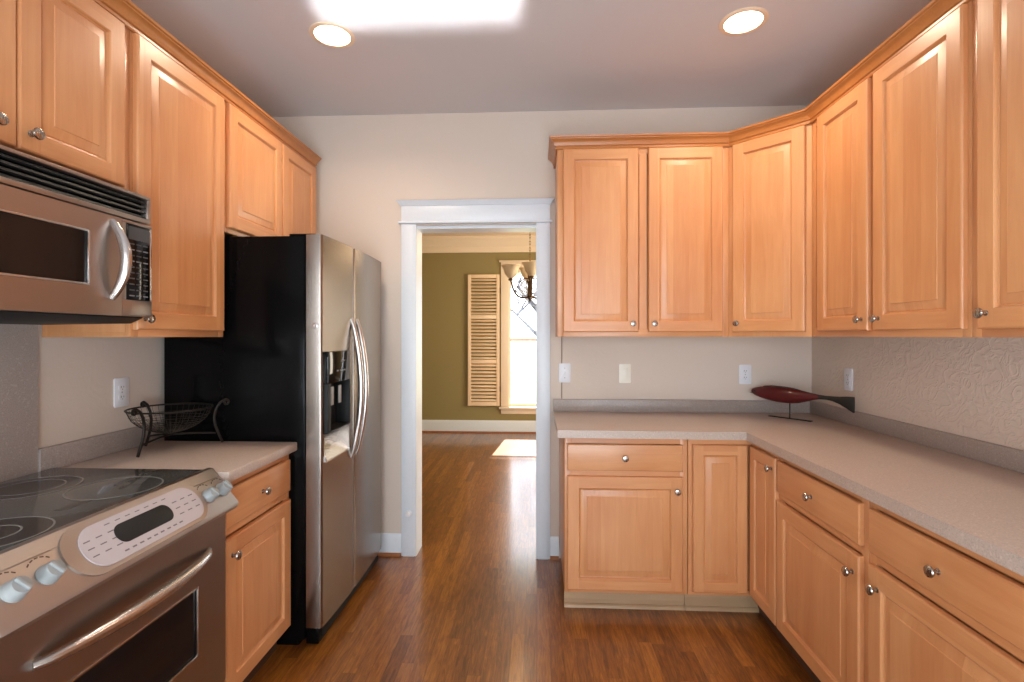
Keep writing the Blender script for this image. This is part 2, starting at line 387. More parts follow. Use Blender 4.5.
# dining window: casing, sashes, panes, stool
w = struct(bpy.data.objects.new('window_1', None)); COL.objects.link(w); w.location = (0, YD, 0)
b = MB()
for x0, x1 in ((WX0-.115, WX0), (WX1, WX1+.115)): b.box(x0, x1, -.022, 0, WZ0, 2.345, CREAM, .004)
b.box(WX0-.115, WX1+.115, -.022, 0, 2.345, 2.43, CREAM, .003); b.box(WX0-.14, WX1+.14, -.045, 0, 2.43, 2.455, CREAM, .005)
for x0, x1 in ((WX0-.018, WX0), (WX1, WX1+.018)): b.box(x0, x1, 0, .14, WZ0, WZ1, CREAM)
b.box(WX0-.018, WX1+.018, 0, .14, WZ1, WZ1+.018, CREAM)
b.build('window_frame', w)
b = MB(); b.box(WX0-.14, WX1+.14, -.06, .14, WZ0-.028, WZ0, CREAM, .006); b.box(WX0-.115, WX1+.115, -.02, 0, WZ0-.10, WZ0-.028, CREAM, .003); b.build('window_sill', w)
for z0, z1, y in ((WZ0, 1.345, .055), (1.305, WZ1, .09)):
    b = MB(); t_ = .022
    b.box(WX0, WX0+t_, y, y+.034, z0, z1, CREAM); b.box(WX1-t_, WX1, y, y+.034, z0, z1, CREAM)
    b.box(WX0+t_, WX1-t_, y, y+.034, z0, z0+.04, CREAM); b.box(WX0+t_, WX1-t_, y, y+.034, z1-.04, z1, CREAM)
    sh = b.build('sash', w)
    b = MB(); b.box(WX0+t_, WX1-t_, y+.014, y+.018, z0+.04, z1-.04, GLASS); b.build('pane', sh)
for k, (h0, h1, zb, zt) in enumerate(RW):
    w = struct(bpy.data.objects.new('window_%d' % (k+2), None)); COL.objects.link(w); w.location = (0, YREAR, 0)
    b = MB(); b.box(h0-.09, h0, 0, .02, zb-.09, zt+.09, WHITE, .003); b.box(h1, h1+.09, 0, .02, zb-.09, zt+.09, WHITE, .003)
    b.box(h0, h1, 0, .02, zt, zt+.09, WHITE, .003); b.box(h0, h1, 0, .03, zb-.09, zb, WHITE, .003); b.box(h0, h1, -.08, -.05, (zb+zt)/2-.02, (zb+zt)/2+.02, WHITE)
    b.build('window_frame', w)
    b = MB(); b.box(h0, h1, -.10, -.095, zb, zt, GLASS); b.build('pane', w)
# outside the dining window: lawn, unseen eave added to cut the sun, bare trees
b = MB(); b.box(-30, 30, YD+.2, 60, -.45, -.4, LAWN); o = struct(b.build('ground_outside', smooth=0))
b = MB(); b.box(-3, 3, YD+.75, YD+1.21, 2.36, 2.44, WHITE, .004); b.box(-3, 3, YD+.2, YD+1.21, 2.86, 2.96, WHITE); b.box(-3, 3, YD+1.11, YD+1.21, 2.44, 2.86, WHITE); struct(b.build('sun_cut_eave_outside'))

def tree(x, y, h, label):
    b = MB()
    def limb(p, d, L, r, depth):
        pts = [p]; q = Vector(p); dd = Vector(d)
        for k in range(4):
            dd = (dd + Vector((random.uniform(-.16, .16), random.uniform(-.16, .16), .06))).normalized(); q = q+dd*L/4; pts.append(q.copy())
        b.tube(pts, [r*(1-.14*k) for k in range(5)], BARK, 7 if depth > 1 else 5)
        if depth > 0:
            for k in range(7 if depth == 3 else 4):
                a = random.uniform(0, 2*PI); base = pts[random.randint(2, 4)]
                limb(base, (dd+Vector((math.cos(a), math.sin(a), .15))*1.5).normalized(), L*.62, r*.5, depth-1)
    limb(Vector((0, 0, -.05)), (0, 0, 1), h*.45, .13, 3)
    return tag(b.build('bare_tree', loc=(x, y, -.4)), label, 'tree')
tree(-3.2, 22.0, 8.5, 'bare pale tree left of the dining window, outside, mostly hidden by the wall')
tree(.10, 12.5, 4.6, 'bare pale tree outside, its branches showing through the upper dining window')

# ------------------------------------------------------------------ cabinetry
def knob(parent, x, z, y):
    b = MB(); b.lathe([(0.0085, 0), (0.0085, .002), (.0055, .004), (.0055, .014), (.009, .017), (.0145, .019), (.016, .0225), (.0145, .0265), (.008, .0285), (0, .029)], NICKEL, 20, FRONT)
    return b.build('knob', parent, (x, y, z))
TH = .02
def front(parent, name, x, z, w, h, kx=None, kz=None, y=0.0, flat=False, s=.058, loc=None, rot=(0, 0, 0)):
    """Raised-panel door or plain drawer front: local origin lower left, face at y = -TH."""
    b = MB(); iv = b.mi(WV); ih = b.mi(WH)
    def rect(i, yy): return [(i, yy, i), (w-i, yy, i), (w-i, yy, h-i), (i, yy, h-i)]
    def ring(i0, y0, i1, y1, grain=None):
        A, B = rect(i0, y0), rect(i1, y1)
        for k in range(4):
            k2 = (k+1) % 4
            b.quad([A[k], A[k2], B[k2], B[k]], WV if (grain == 'V' or (grain is None and k in (1, 3))) else WH)
    g = 'H' if flat else None
    b.quad(rect(0, 0)[::-1], WV)
    ring(0, 0, 0, -TH+.006, g)
    if flat:
        ring(0, -TH+.006, .004, -TH+.0025, 'H'); ring(.004, -TH+.0025, .012, -TH+.001, 'H'); ring(.012, -TH+.001, .016, -TH, 'H')
        b.quad(rect(.016, -TH), WH)
    else:
        ring(0, -TH+.006, .002, -TH+.002); ring(.002, -TH+.002, .006, -TH)
        A, B = .006, s
        # stiles run full height, rails between them
        b.quad([(A, -TH, A), (B, -TH, A), (B, -TH, h-A), (A, -TH, h-A)], WV); b.quad([(w-B, -TH, A), (w-A, -TH, A), (w-A, -TH, h-A), (w-B, -TH, h-A)], WV)
        b.quad([(B, -TH, A), (w-B, -TH, A), (w-B, -TH, B), (B, -TH, B)], WH); b.quad([(B, -TH, h-B), (w-B, -TH, h-B), (w-B, -TH, h-A), (B, -TH, h-A)], WH)
        ring(s, -TH, s+.003, -TH+.003); ring(s+.003, -TH+.003, s+.005, -TH+.011); ring(s+.005, -TH+.009, s+.010, -TH+.0115, 'V')
        ring(s+.010, -TH+.0115, s+.013, -TH+.0095, 'V'); ring(s+.013, -TH+.0095, s+.040, -TH+.003, 'V'); ring(s+.040, -TH+.003, s+.042, -TH+.001, 'V')
        b.quad(rect(s+.042, -TH+.001), WV)
    bmesh.ops.remove_doubles(b.bm, verts=b.bm.verts[:], dist=1e-5)
    o = b.build(name, parent, loc or (x, y, z), smooth=20, rot=rot)
    if kx is not None: knob(o, kx, kz, -TH)
    return o

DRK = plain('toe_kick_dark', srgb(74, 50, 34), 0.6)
def base_cab(label, loc, rz, w, fronts, toe_m=WTOE, D=.59, left=.02, right=.02, group='maple base cabinets'):
    """Origin: back left corner on the floor; face frame at y=-.61. fronts: (kind, x, z, w, h, knob x, knob z)."""
    c = thing('base_cabinet', label, 'cabinet', loc, rz, group)
    b = MB(); b.box(0.0005, w-.0005, -D, -.004, .10, .872, WV, .001); b.build('carcass', c)
    b = MB(); F0, F1 = -.61, -D
    b.box(.0005, .036, F0, F1, .10, .872, WV, .001); b.box(w-.036, w-.0005, F0, F1, .10, .872, WV, .001)
    b.box(.036, w-.036, F0, F1, .10, .125, WH); b.box(.036, w-.036, F0, F1, .845, .872, WH); b.box(.036, w-.036, F0, F1, .675, .72, WH)
    b.build('face_frame', c)
    b = MB(); b.box(.001, w-.001, -.555, -.54, 0, .10, toe_m)
    if toe_m is WTOE: b.sweep([(w-.001, -.555), (.001, -.555)][::-1], [(0, 0), (.016, 0), (.014, .012), (.007, .018), (0, .018)], toe_m)
    b.build('toe_kick', c)
    for kd, x, z, ww, hh, kx, kz in fronts: front(c, kd, x, z, ww, hh, kx, kz, -.6105, kd == 'drawer')
    return c
R90 = PI/2
# back wall run
base_cab('maple base cabinet with one drawer and wide door, beside the doorway', (.137, YB, 0), 0, .606,
         [('drawer', .012, .712, .568, .130, .284, .066), ('door', .012, .118, .568, .566, .537, .50)])
# blind corner cabinet with a folding pair of doors
c = thing('corner_base_cabinet', 'maple corner base cabinet with two narrow doors meeting at right angles', 'cabinet', (.745, YB, 0), 0, 'maple base cabinets')
CX, CYF = 1.052-.745, -.61                                  # inner corner in local coordinates
Lx = XR-.745; Ly = -(YB-2.268)
b = MB(); b.prism([(0, -.004), (0, -.59), (CX+.02, -.59), (CX+.02, Ly), (Lx-.004, Ly), (Lx-.004, -.004)], 'Z', .10, .872, WV); b.build('carcass', c)
b = MB(); b.box(.001, CX, -.61, -.59, .10, .125, WH); b.box(.001, CX, -.61, -.59, .845, .872, WH); b.box(.001, .02, -.61, -.59, .125, .845, WV)
b.box(CX, CX+.02, Ly+.0, -.61, .10, .125, WH); b.box(CX, CX+.02, Ly, -.61, .845, .872, WH); b.box(CX, CX+.02, Ly, Ly+.02, .125, .845, WV); b.build('face_frame', c)
b = MB(); b.box(0, CX+.055, -.555, -.54, 0, .10, WTOE); b.box(CX+.055, CX+.07, Ly, -.54, 0, .10, DRK)  # right leg's dark colour stands in for the shadow under the cabinets
b.sweep([(0.0, -.555), (CX+.055, -.555)], [(0, 0), (.016, 0), (.014, .012), (.007, .018), (0, .018)], WTOE); b.build('toe_kick', c)
front(c, 'door', .020, .118, CX-.024-.020, .728, None, None, -.6105, s=.05)
front(c, 'door', 0, 0, .262, .728, .235, .678, s=.05, loc=(CX-.0005, -.636, .118), rot=(0, 0, -R90))
# right wall run
for lab, y0, kx in (('maple base cabinet with drawer and door, next to the corner cabinet, right wall', 2.266, .53),
                    ('maple base cabinet with drawer and door at lower right corner of the view', 1.660, .045)):
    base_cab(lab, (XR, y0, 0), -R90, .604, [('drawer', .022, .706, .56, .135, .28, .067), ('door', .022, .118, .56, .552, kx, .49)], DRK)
# left run
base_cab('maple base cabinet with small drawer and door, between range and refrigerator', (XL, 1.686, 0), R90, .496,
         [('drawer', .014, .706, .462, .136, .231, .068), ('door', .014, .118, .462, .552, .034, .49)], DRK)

def wall_cab(label, loc, rz, w, h, doors, D=.30, mids=(), name='upper_cabinet', group='maple upper cabinets'):
    """Origin: back left bottom corner; face frame at y=-(D+.02)."""
    c = thing(name, label, 'cabinet', loc, rz, group)
    b = MB(); b.box(.0005, w-.0005, -D, -.004, .018, h, WV, .001); b.box(.0005, .018, -D, -.004, 0, .018, WV); b.box(w-.018, w-.0005, -D, -.004, 0, .018, WV); b.build('carcass', c)
    b = MB(); F0, F1 = -D-.02, -D
    b.box(.0005, .034, F0, F1, 0, h, WV, .001); b.box(w-.034, w-.0005, F0, F1, 0, h, WV, .001)
    b.box(.034, w-.034, F0, F1, 0, .040, WH, .001); b.box(.034, w-.034, F0, F1, h-.05, h, WH, .001)
    for m_ in mids: b.box(m_-.02, m_+.02, F0, F1, .04, h-.05, WV)
    b.build('face_frame', c)
    for x, z, ww, hh, kx, kz in doors: front(c, 'door', x, z, ww, hh, kx, kz, F0-.0005)
    return c
UB = 1.376; UT = 2.44; UH = UT-UB
wall_cab('maple wall cabinet with two doors, beside the white doorway casing', (.112, YB, UB), 0, .940, UH, [(.032, .026, .414, 1.014, .382, .046), (.500, .026, .402, 1.014, .030, .046)], mids=(.473,))
# diagonal corner
c = thing('corner_upper_cabinet', 'maple wall cabinet with one door set diagonally across the corner', 'cabinet', (XR, YB, UB), 0, 'maple upper cabinets')
A1 = Vector((-.610, -.320)); A2 = Vector((-.320, -.610))
b = MB(); b.prism([(-.004, -.004), (-.609, -.004), (-.609, -.320), (-.320, -.609), (-.004, -.609)], 'Z', 0, UH, WV); b.build('carcass', c)
dl = (A2-A1).length; dang = math.atan2(A2.y-A1.y, A2.x-A1.x)
nrm = Vector((-math.sin(dang), math.cos(dang)))*-1
p = A1 + (A2-A1).normalized()*.026 + nrm*.001
front(c, 'door', 0, 0, dl-.052, 1.014, .030, .046, loc=(p.x, p.y, .026), rot=(0, 0, dang))
wall_cab('maple wall cabinet with two doors, on right wall next to the diagonal corner cabinet', (XR, 2.547, UB), -R90, .912, UH, [(.076, .026, .368, 1.014, .334, .046), (.477, .026, .422, 1.014, .036, .046)], mids=(.46,))
wall_cab('maple wall cabinet at far right, cut by the right edge of the view', (XR, 1.634, UB), -R90, .88, UH, [(.038, .026, .398, 1.014, .034, .046), (.444, .026, .410, 1.014, .376, .046)], mids=(.44,))
# left run (seen from the aisle, local x runs away from the viewer)
wall_cab('short maple wall cabinet with two doors above the microwave', (XL, .897, 1.858), R90, .758, UT-1.858, [(.022, .016, .345, .540, .285, .05), (.372, .016, .346, .540, .030, .05)], mids=(.3795,))
wall_cab('tall maple wall cabinet with a single door, between microwave and refrigerator', (XL, 1.657, UB), R90, .512, UH, [(.010, .026, .482, 1.014, .030, .038)])
wall_cab('short maple wall cabinet with two doors above the refrigerator', (XL, 2.171, 1.842), R90, .914, UT-1.842, [(.016, .020, .462, .554, None, None), (.490, .020, .410, .554, None, None)], mids=(.484,))

# crown mouldings riding on the cabinet tops
CP = [(0, 0), (.008, 0), (.011, .004), (.011, .010), (.007, .013), (.007, .017), (.013, .020), (.015, .026), (.019, .036), (.026, .045), (.035, .051), (.036, .055), (.042, .058), (.044, .066), (0, .066)]
CP = [(.0215+o, 2.4175+z) for o, z in CP]
b = MB(); b.sweep([(.112, YB-.003), (.112, YB-.32), (XR-.61, YB-.32), (XR-.32, YB-.61), (XR-.32, .75)][::1], [(o-.0205, z) for o, z in CP], WCROWN)
tag(b.build('crown_molding'), 'maple crown molding along the top of the wall cabinets on right and back walls', 'crown molding')
b = MB(); b.sweep([(XL+.32, .897), (XL+.32, 3.085)], [(o-.0205, z) for o, z in CP], WCROWN)
tag(b.build('crown_molding'), 'maple crown molding along the top of the left wall cabinets', 'crown molding')

# ------------------------------------------------------------------ worktops
t = thing('countertop', 'long speckled taupe L-shaped worktop turning the corner at right', 'countertop', (XR, YB, 0))
X0 = .100-XR; FY = -.648; FX = -.648; YE = .90-YB
b = MB(); b.prism([(-.002, -.002), (X0, -.002), (X0, FY), (FX, FY), (FX, YE), (-.002, YE)], 'Z', .876, CT, COUNTER, .005); b.build('slab', t)
b = MB(); b.box(X0, -.002, -.021, -.002, CT, .99, SPLASH, .002); b.box(-.021, -.002, YE, -.022, CT, .99, SPLASH, .002); b.build('backsplash', t)
t = thing('countertop', 'short speckled taupe worktop between range and refrigerator', 'countertop', (XL, 1.686, 0), R90)
b = MB(); b.box(0, .497, -.648, -.002, .876, CT, COUNTER, .005); b.build('slab', t)
b = MB(); b.box(-.049, .497, -.021, -.002, CT, .996, SPLASH, .002); b.build('backsplash', t)
b = MB(); b.box(XL+.001, XL+.013, .70, 1.636, .90, 1.44, SPLASH); tag(b.build('range_backsplash'), 'tall speckled grey splash panel on the wall behind the range', 'backsplash')

# ------------------------------------------------------------------ range
rg = thing('range', 'stainless steel slide-in electric range with black glass cooktop', 'stove', (XL, .914, 0), R90)
W = .761
b = MB(); b.box(.002, W-.002, -.62, -.03, .02, .905, BLACK, .003); b.box(.03, W-.03, -.58, -.1, 0, .02, BLACK); b.build('body', rg)
b = MB(); b.prism(rrect(0, W, -.596, -.030, .012), 'Z', .907, .924, COOKTOP, .003); ck = b.build('cooktop', rg)
def burner(x, y, r, inner=None, dark=True):
    b = MB()
    if dark: b.lathe([(0, .0003), (r, .0003), (r, 0)], BURNDARK, 48, cap=False)
    for q in [r] + ([inner] if inner else []): b.lathe([(q-.0022, .0004), (q-.0022, .0009), (q+.0022, .0009), (q+.0022, .0004)], BURNRING, 56, cap=False)
    b.build('burner', ck, (x, y, .9242))
burner(.55, -.435, .118, None, False); burner(.54, -.175, .122, .082); burner(.185, -.440, .118, .060); burner(.19, -.175, .09)
b = MB(); b.box(.35, .43, -.47, -.44, 0, .0006, BURNDARK); b.build('hot_surface_mark', ck, (0, 0, .9242))
# sloped control panel
sl0 = Vector((0, -.594, .930)); sl1 = Vector((0, -.690, .834)); b = MB()
prof = [(-.575, .905), (-.575, .926), (-.584, .932), (-.598, .930), (-.686, .818), (-.688, .808), (-.680, .796), (-.62, .79), (-.62, .905)]
b.prism(prof, 'X', -.004, W+.004, PANEL, .004); cp = b.build('control_panel', rg)
sd = Vector((0, -.686+.598, .818-.930)); slen = sd.length; sn = Vector((0, sd.z, -sd.y)).normalized()
if sn.y > 0: sn = -sn
SM = Matrix.Translation((0, -.598, .930)) @ Matrix((( 1, 0, 0, 0), (0, -sd.y/slen, sn.y, 0), (0, -sd.z/slen, sn.z, 0), (0, 0, 0, 1)))   # local (x, y up the slope, z out of it)
def on_slope(mb, name, parent=cp): o = mb.build(name, parent); o.matrix_local = SM; return o
b = MB(); b.prism(rrect(.170, .635, -.141, -.004, .066, 10), 'Z', -.002, .006, PANEL, .004); on_slope(b, 'bezel_rim')
b = MB(); b.prism(rrect(.210, .613, -.131, -.020, .052, 10), 'Z', .006, .009, BEZEL, .001)
for sx, n_ in ((.223, 3), (.512, 3)):
    for i in range(n_):
        for j in range(3): b.box(sx+i*.034, sx+i*.034+.018, -.056-j*.020, -.053-j*.020, .009, .0093, INK)
for i in range(9): b.box(.30+i*.024, .313+i*.024, -.118, -.114, .009, .0093, INK)
for i in range(7): b.box(.295+i*.032, .311+i*.032, -.035, -.0325, .009, .0093, INK)
on_slope(b, 'keypad')
b = MB(); b.prism(rrect(.303, .495, -.099, -.046, .025, 8), 'Z', .009, .0105, DKPLASTIC, .0006); on_slope(b, 'display')
for kx in (.054, .127, .662, .732):
    b = MB(); b.lathe([(.0235, 0), (.024, .003), (.022, .005), (.0205, .007), (.0195, .024), (.018, .027), (0, .0275)], KNOBGREY, 28)
    b.box(-.0045, .0045, -.017, .017, .026, .033, KNOBGREY, .002)
    o = b.build('range_knob', cp); o.matrix_local = SM @ Matrix.Translation((kx, -.082, 0)) @ Matrix.Rotation(.35, 4, 'Z')
    b = MB()
    for q in range(5):
        a = math.radians(50+q*20); b.box(-.004, .004, -.0015, .0015, 0, .0003, DKINK)
        bmesh.ops.transform(b.bm, matrix=Matrix.Translation((.034*math.cos(a), .034*math.sin(a), 0)) @ Matrix.Rotation(a+R90, 4, 'Z'), verts=b.bm.verts[-8:])
    o = b.build('dial_mark', cp); o.matrix_local = SM @ Matrix.Translation((kx, -.072, 0.0002))
# oven door
OW0, OW1, OZ0, OZ1 = .142, .614, .385, .596
b = MB(); y0, y1 = -.645, -.622
b.box(.004, OW0, y0, y1, .215, .780, STEEL); b.box(OW1, W-.004, y0, y1, .215, .780, STEEL)
b.box(OW0, OW1, y0, y1, OZ1, .780, STEEL); b.box(OW0, OW1, y0, y1, .215, OZ0, STEEL); od = b.build('oven_door', rg)
b = MB(); b.box(OW0, OW1, y0+.004, y0+.02, OZ0, OZ1, BLKGLASS); b.build('oven_window', od)
b = MB()
for z_ in (OZ0, OZ1): b.box(OW0-.004, OW1+.004, y0-.003, y0+.002, z_-.003, z_+.003, STEELH, .001)
for x_ in (OW0, OW1): b.box(x_-.003, x_+.003, y0-.003, y0+.002, OZ0, OZ1, STEELH, .001)
b.build('window_rim', od)
b = MB(); N = 28; pts = []; rr = []
for k in range(N+1):
    u = k/N; x_ = .094+u*.568; dep = .050*math.sin(PI*u)**.6
    pts.append((x_, y0-.004-dep, .690)); rr.append(.011+.008*math.sin(PI*u))
b.tube(pts, rr, STEELH, 14); b.build('handle', od)
b = MB(); b.box(.004, W-.004, -.642, -.622, .045, .205, STEEL, .004); b.box(.2, .56, -.654, -.642, .185, .198, STEEL, .003); b.build('warming_drawer', rg)

# ------------------------------------------------------------------ over-range microwave
mw = thing('microwave', 'stainless steel microwave oven mounted over the range', 'microwave', (XL, .894, 1.418), R90)
b = MB(); b.prism([(-.02, .0), (-.02, .428), (-.372, .428), (-.372, .022), (-.33, .004)], 'X', .002, .754, DKPLASTIC, .002); b.build('body', mw)
b = MB(); b.box(0, .757, -.398, -.372, .336, .352, STEEL, .002); b.box(0, .757, -.398, -.372,   .418, .428, STEEL, .002); b.box(.742, .757, -.398, -.372, .352, .418, STEEL, .002); b.box(0, .012, -.398, -.372, .352, .418, STEEL, .002)
for k in range(4): b.prism([(-.378, .3535+k*.0168), (-.394, .3535+k*.0168), (-.390, .3600+k*.0168), (-.378, .3650+k*.0168)], 'X', .012, .742, DKPLASTIC)
b.box(.012, .742, -.376, -.372, .352, .418, BLACK); b.build('vent_grille', mw)
MX0, MX1, MZ0, MZ1 = .06, .512, .113, .268
b = MB()
b.box(.001, MX0, -.402, -.374, .026, .331, STEEL); b.box(MX1, .632, -.402, -.374, .026, .331, STEEL)
b.box(MX0, MX1, -.402, -.374, MZ1, .331, STEEL); b.box(MX0, MX1, -.402, -.374, .026, MZ0, STEEL); md = b.build('door', mw)
b = MB(); b.box(MX0, MX1, -.398, -.380, MZ0, MZ1, BLKGLASS); b.build('window', md)
b = MB(); b.box(MX0, MX1+.004, -.405, -.398, MZ1-.003, MZ1+.003, STEELH, .001); b.box(MX0, MX1+.004, -.405, -.398, MZ0-.003, MZ0+.003, STEELH, .001); b.box(MX1-.002, MX1+.004, -.405, -.398, MZ0, MZ1, STEELH, .001); b.build('window_rim', md)
b = MB(); pts = []; N = 20
for k in range(N+1):
    u = k/N; pts.append(((.592+.004*math.sin(PI*u)), -.403-.044*math.sin(PI*u)**.8, .078+u*.235))
b.tube(pts, [.011+.006*math.sin(PI*k/N) for k in range(N+1)], STEELH, 14, flat=.8); b.build('handle', md)
b = MB(); b.box(.634, .757, -.402, -.374, .026, .078, STEEL, .003); b.box(.634, .757, -.402, -.374, .322, .331, STEEL, .002); b.box(.747, .757, -.402, -.374, .078, .322, STEELH, .002); b.box(.634, .650, -.402, -.374, .078, .322, STEEL, .002)
b.box(.650, .747, -.4035, -.380, .078, .322, BLKGLASS, .003); pn = b.build('control_panel', mw)
b = MB(); b.box(.656, .741, -.4043, -.4035, .272, .314, plain('display_grey', srgb(64, 66, 68), .3)); b.build('display', pn)
for j in range(10):
    z_ = .258-j*.0185
    for i in range(3):
        b = MB(); b.box(.660+i*.028, .680+i*.028, -.4042, -.4035, z_-.0018, z_+.0018, PALEINK if j in (1, 3, 9) else KEYGREY); b.build('button', pn)

# ------------------------------------------------------------------ refrigerator
fr = thing('refrigerator', 'side-by-side stainless steel refrigerator with black sides', 'refrigerator', (XL, 2.192, 0), R90)
FW = .868; FH = 1.824
b = MB(); b.box(0, FW, -.676, -.03, .035, FH, BLACK, .006); b.prism(rrect(.02, FW-.02, -.64, -.06, .01), 'Z', 0, .035, BLACK)
b.build('body', fr)
b = MB(); b.box(.01, FW-.01, -.735, -.676, .012, .088, BLACK, .006)
for k in range(5): b.box(.04, FW-.04, -.739, -.735, .026+k*.011, .031+k*.011, DKPLASTIC)
b.build('toe_grille', fr)
def fdoor(name, x0, x1, curve_l, curve_r, cut=None):
    """Upright door slab with a gently bowed front; cut (xa, xb, za, zb) leaves a dispenser opening."""
    def yf(x):
        u = (x-.0)/FW; y = -.752-.014*(1-(2*u-1)**2)
        d = min((x-x0)/.014, (x1-x)/.014, 1.0); return y+.010*(1-math.sqrt(max(0, 1-(1-d)**2)))
    def poly(a, c, n=14):
        xs = sorted(set([a, c]+[x for x in ([x0+.014*k/5 for k in range(6)]+[x1-.014*k/5 for k in range(6)]) if a < x < c]+[a+(c-a)*k/n for k in range(n+1)]))
        return [(x, yf(x)) for x in xs]+[(c, -.682), (a, -.682)]
    b = MB(); zb, zt = .088, 1.830
    if cut:
        xa, xb, za, zc = cut
        b.prism(poly(x0, xa), 'Z', zb, zt, STEELF); b.prism(poly(xb, x1), 'Z', zb, zt, STEELF); b.prism(poly(xa, xb), 'Z', zb, za, STEELF); b.prism(poly(xa, xb), 'Z', zc, zt, STEELF)
    else: b.prism(poly(x0, x1), 'Z', zb, zt, STEELF)
    return b.build(name, fr, smooth=25)
STEELF = steel('brushed_steel_fridge', 'X', srgb(146, 136, 128), 0.25, 0.04)
SPL = .358
DA, DB, DZ0, DZ1 = .026, .296, .815, 1.310
fz = fdoor('freezer_door', .001, SPL-.003, 1, 0, (DA, DB, DZ0, DZ1))
fd = fdoor('fresh_food_door', SPL+.003, FW-.001, 0, 1)
def fhandle(parent, x, lean):
    b = MB(); pts = []; N = 24
    for k in range(N+1):
        u = k/N; s_ = math.sin(PI*u); pts.append((x+lean*s_, -.764-.050*s_**.75, .770+u*.695))
    b.tube(pts, [.011+.005*math.sin(PI*k/N) for k in range(N+1)], STEELH, 14, flat=.85); b.build('handle', parent)
fhandle(fz, SPL-.034, .0); fhandle(fd, SPL+.036, .0)
# ice and water dispenser
b = MB(); b.box(DA, DB, -.772, -.745, 1.165, DZ1, BLKGLASS, .004); b.box(DA, DA+.028, -.772, -.700, .95, 1.165, DKPLASTIC, .003); b.box(DB-.014, DB, -.772, -.700, .95, 1.165, DKPLASTIC, .003)
b.box(DA, DB, -.70, -.684, DZ0, DZ1, DKPLASTIC)
b.prism([(-.70, .925), (-.700, .95), (-.772, .95), (-.772, .945)], 'X', DA, DB, DKPLASTIC); dp = b.build('dispenser', fz)
b = MB(); b.prism([(-.70, DZ0), (-.70, .925), (-.766, DZ0+.012), (-.766, DZ0)], 'X', DA, DB, STEELH); b.build('drip_tray', dp)
for x_ in (.11, .20):
    b = MB(); b.box(x_-.016, x_+.016, -.757, -.752, 1.06, 1.145, GREYPLASTIC, .002); b.build('lever', dp, rot=(0, 0, 0))
for i in range(3):
    b = MB(); b.box(.12+i*.04, .145+i*.04, -.7728, -.772, 1.215, 1.222, PALEINK); b.build('button', dp)
b = MB(); b.box(.17, .22, -.7728, -.772, 1.26, 1.266, PALEINK); b.build('brand_plate', dp)
b = MB(); b.lathe([(.013, 0), (.013, .002), (.011, .003), (.004, .003), (0, .002)], STEELH, 20, Matrix.Rotation(-R90, 4, 'Y')); b.build('hole_cover', fz, (.001, -.722, 1.425))
for x_ in (.03, FW-.05):
    b = MB(); b.box(x_-.02, x_+.03, -.72, -.60, FH, FH+.011, BLACK, .003); b.build('hinge_cover', fr)

# ------------------------------------------------------------------ wire basket
A, B, C_ = Vector((-1.520, 1.862)), Vector((-1.643, 2.055)), Vector((-1.375, 2.145))
ctr = Vector((-1.513, 2.022))
bk = thing('wire_basket', 'dark wire fruit basket on scrolled iron legs beside the refrigerator', 'basket', (ctr.x, ctr.y, CT))
b = MB(); RB = .150
def bowl_p(r): return .168-.100*(1-(r/RB)**2)**.6 if r < RB else .168
for k in range(40):
    a = 2*PI*k/40; b.tube([(r*math.cos(a), r*math.sin(a), bowl_p(r)) for r in [RB*q/8 for q in range(1, 9)]], .0007, MESHW, 4)
for q in range(2, 16): 
    r = RB*q/16; b.tube([(r*math.cos(2*PI*k/40), r*math.sin(2*PI*k/40), bowl_p(r)) for k in range(40)], .0007, MESHW, 4, True)
b.build('mesh_bowl', bk)
b = MB(); b.tube([(RB*math.cos(2*PI*k/48), RB*math.sin(2*PI*k/48), .168) for k in range(48)], .0035, IRON, 8, True); b.build('rim', bk)
for P_ in (A, B, C_):
    d = (P_-ctr); L = d.length; d = d/L; b = MB(); pts = []
    for u, z_ in [(L+.004, .004), (L-.012, .045), (L-.024, .08), (L-.028, .115), (L-.021, .15), (L-.006, .176), (L+.014, .188)]: pts.append(Vector((d.x*u, d.y*u, z_)))
    q = Vector((d.x*(L+.018), d.y*(L+.018), .176))
    for k in range(9):
        a = R90-k*.75; r = .012*(1-.07*k); pts.append(q+Vector((d.x*math.cos(a)*r, d.y*math.cos(a)*r, math.sin(a)*r)))
    b.tube(pts, [.0055]*7+[.005]*9, IRON, 8); b.build('leg', bk)
b = MB()
for P_ in (A, B, C_):
    d = (P_-ctr)*.88; b.tube(bez((d.x, d.y, .046), (d.x*.5, d.y*.5, .058), (0, 0, .060), 8), .0042, IRON, 8)
b.build('stretcher', bk)

# ------------------------------------------------------------------ carved fish on a stand
dirv = Vector((.6, -.8)); fang = math.atan2(dirv.y, dirv.x)
fs = thing('fish_sculpture', 'dark red carved wooden fish with black tail on a thin metal stand', 'sculpture', (1.42, 2.925, CT), fang)
b = MB(); b.box(-.118, .118, -.012, .012, 0, .005, IRON, .001); b.tube([(0, 0, .005), (0, 0, .095)], .0035, IRON, 8); b.build('stand', fs)
def fish_rings(mb, ks, m):
    i = mb.mi(m); prev = None
    for k in ks:
        x_, zc, hz, hy = k
        ring = [mb.bm.verts.new((x_, hy*math.cos(2*PI*j/20), zc+hz*math.sin(2*PI*j/20))) for j in range(20)]
        if prev:
            for j in range(20): mb.bm.faces.new((prev[j], prev[(j+1) % 20], ring[(j+1) % 20], ring[j])).material_index = i
        else: mb.bm.faces.new(ring[::-1]).material_index = i
        prev = ring
    mb.bm.faces.new(prev).material_index = i
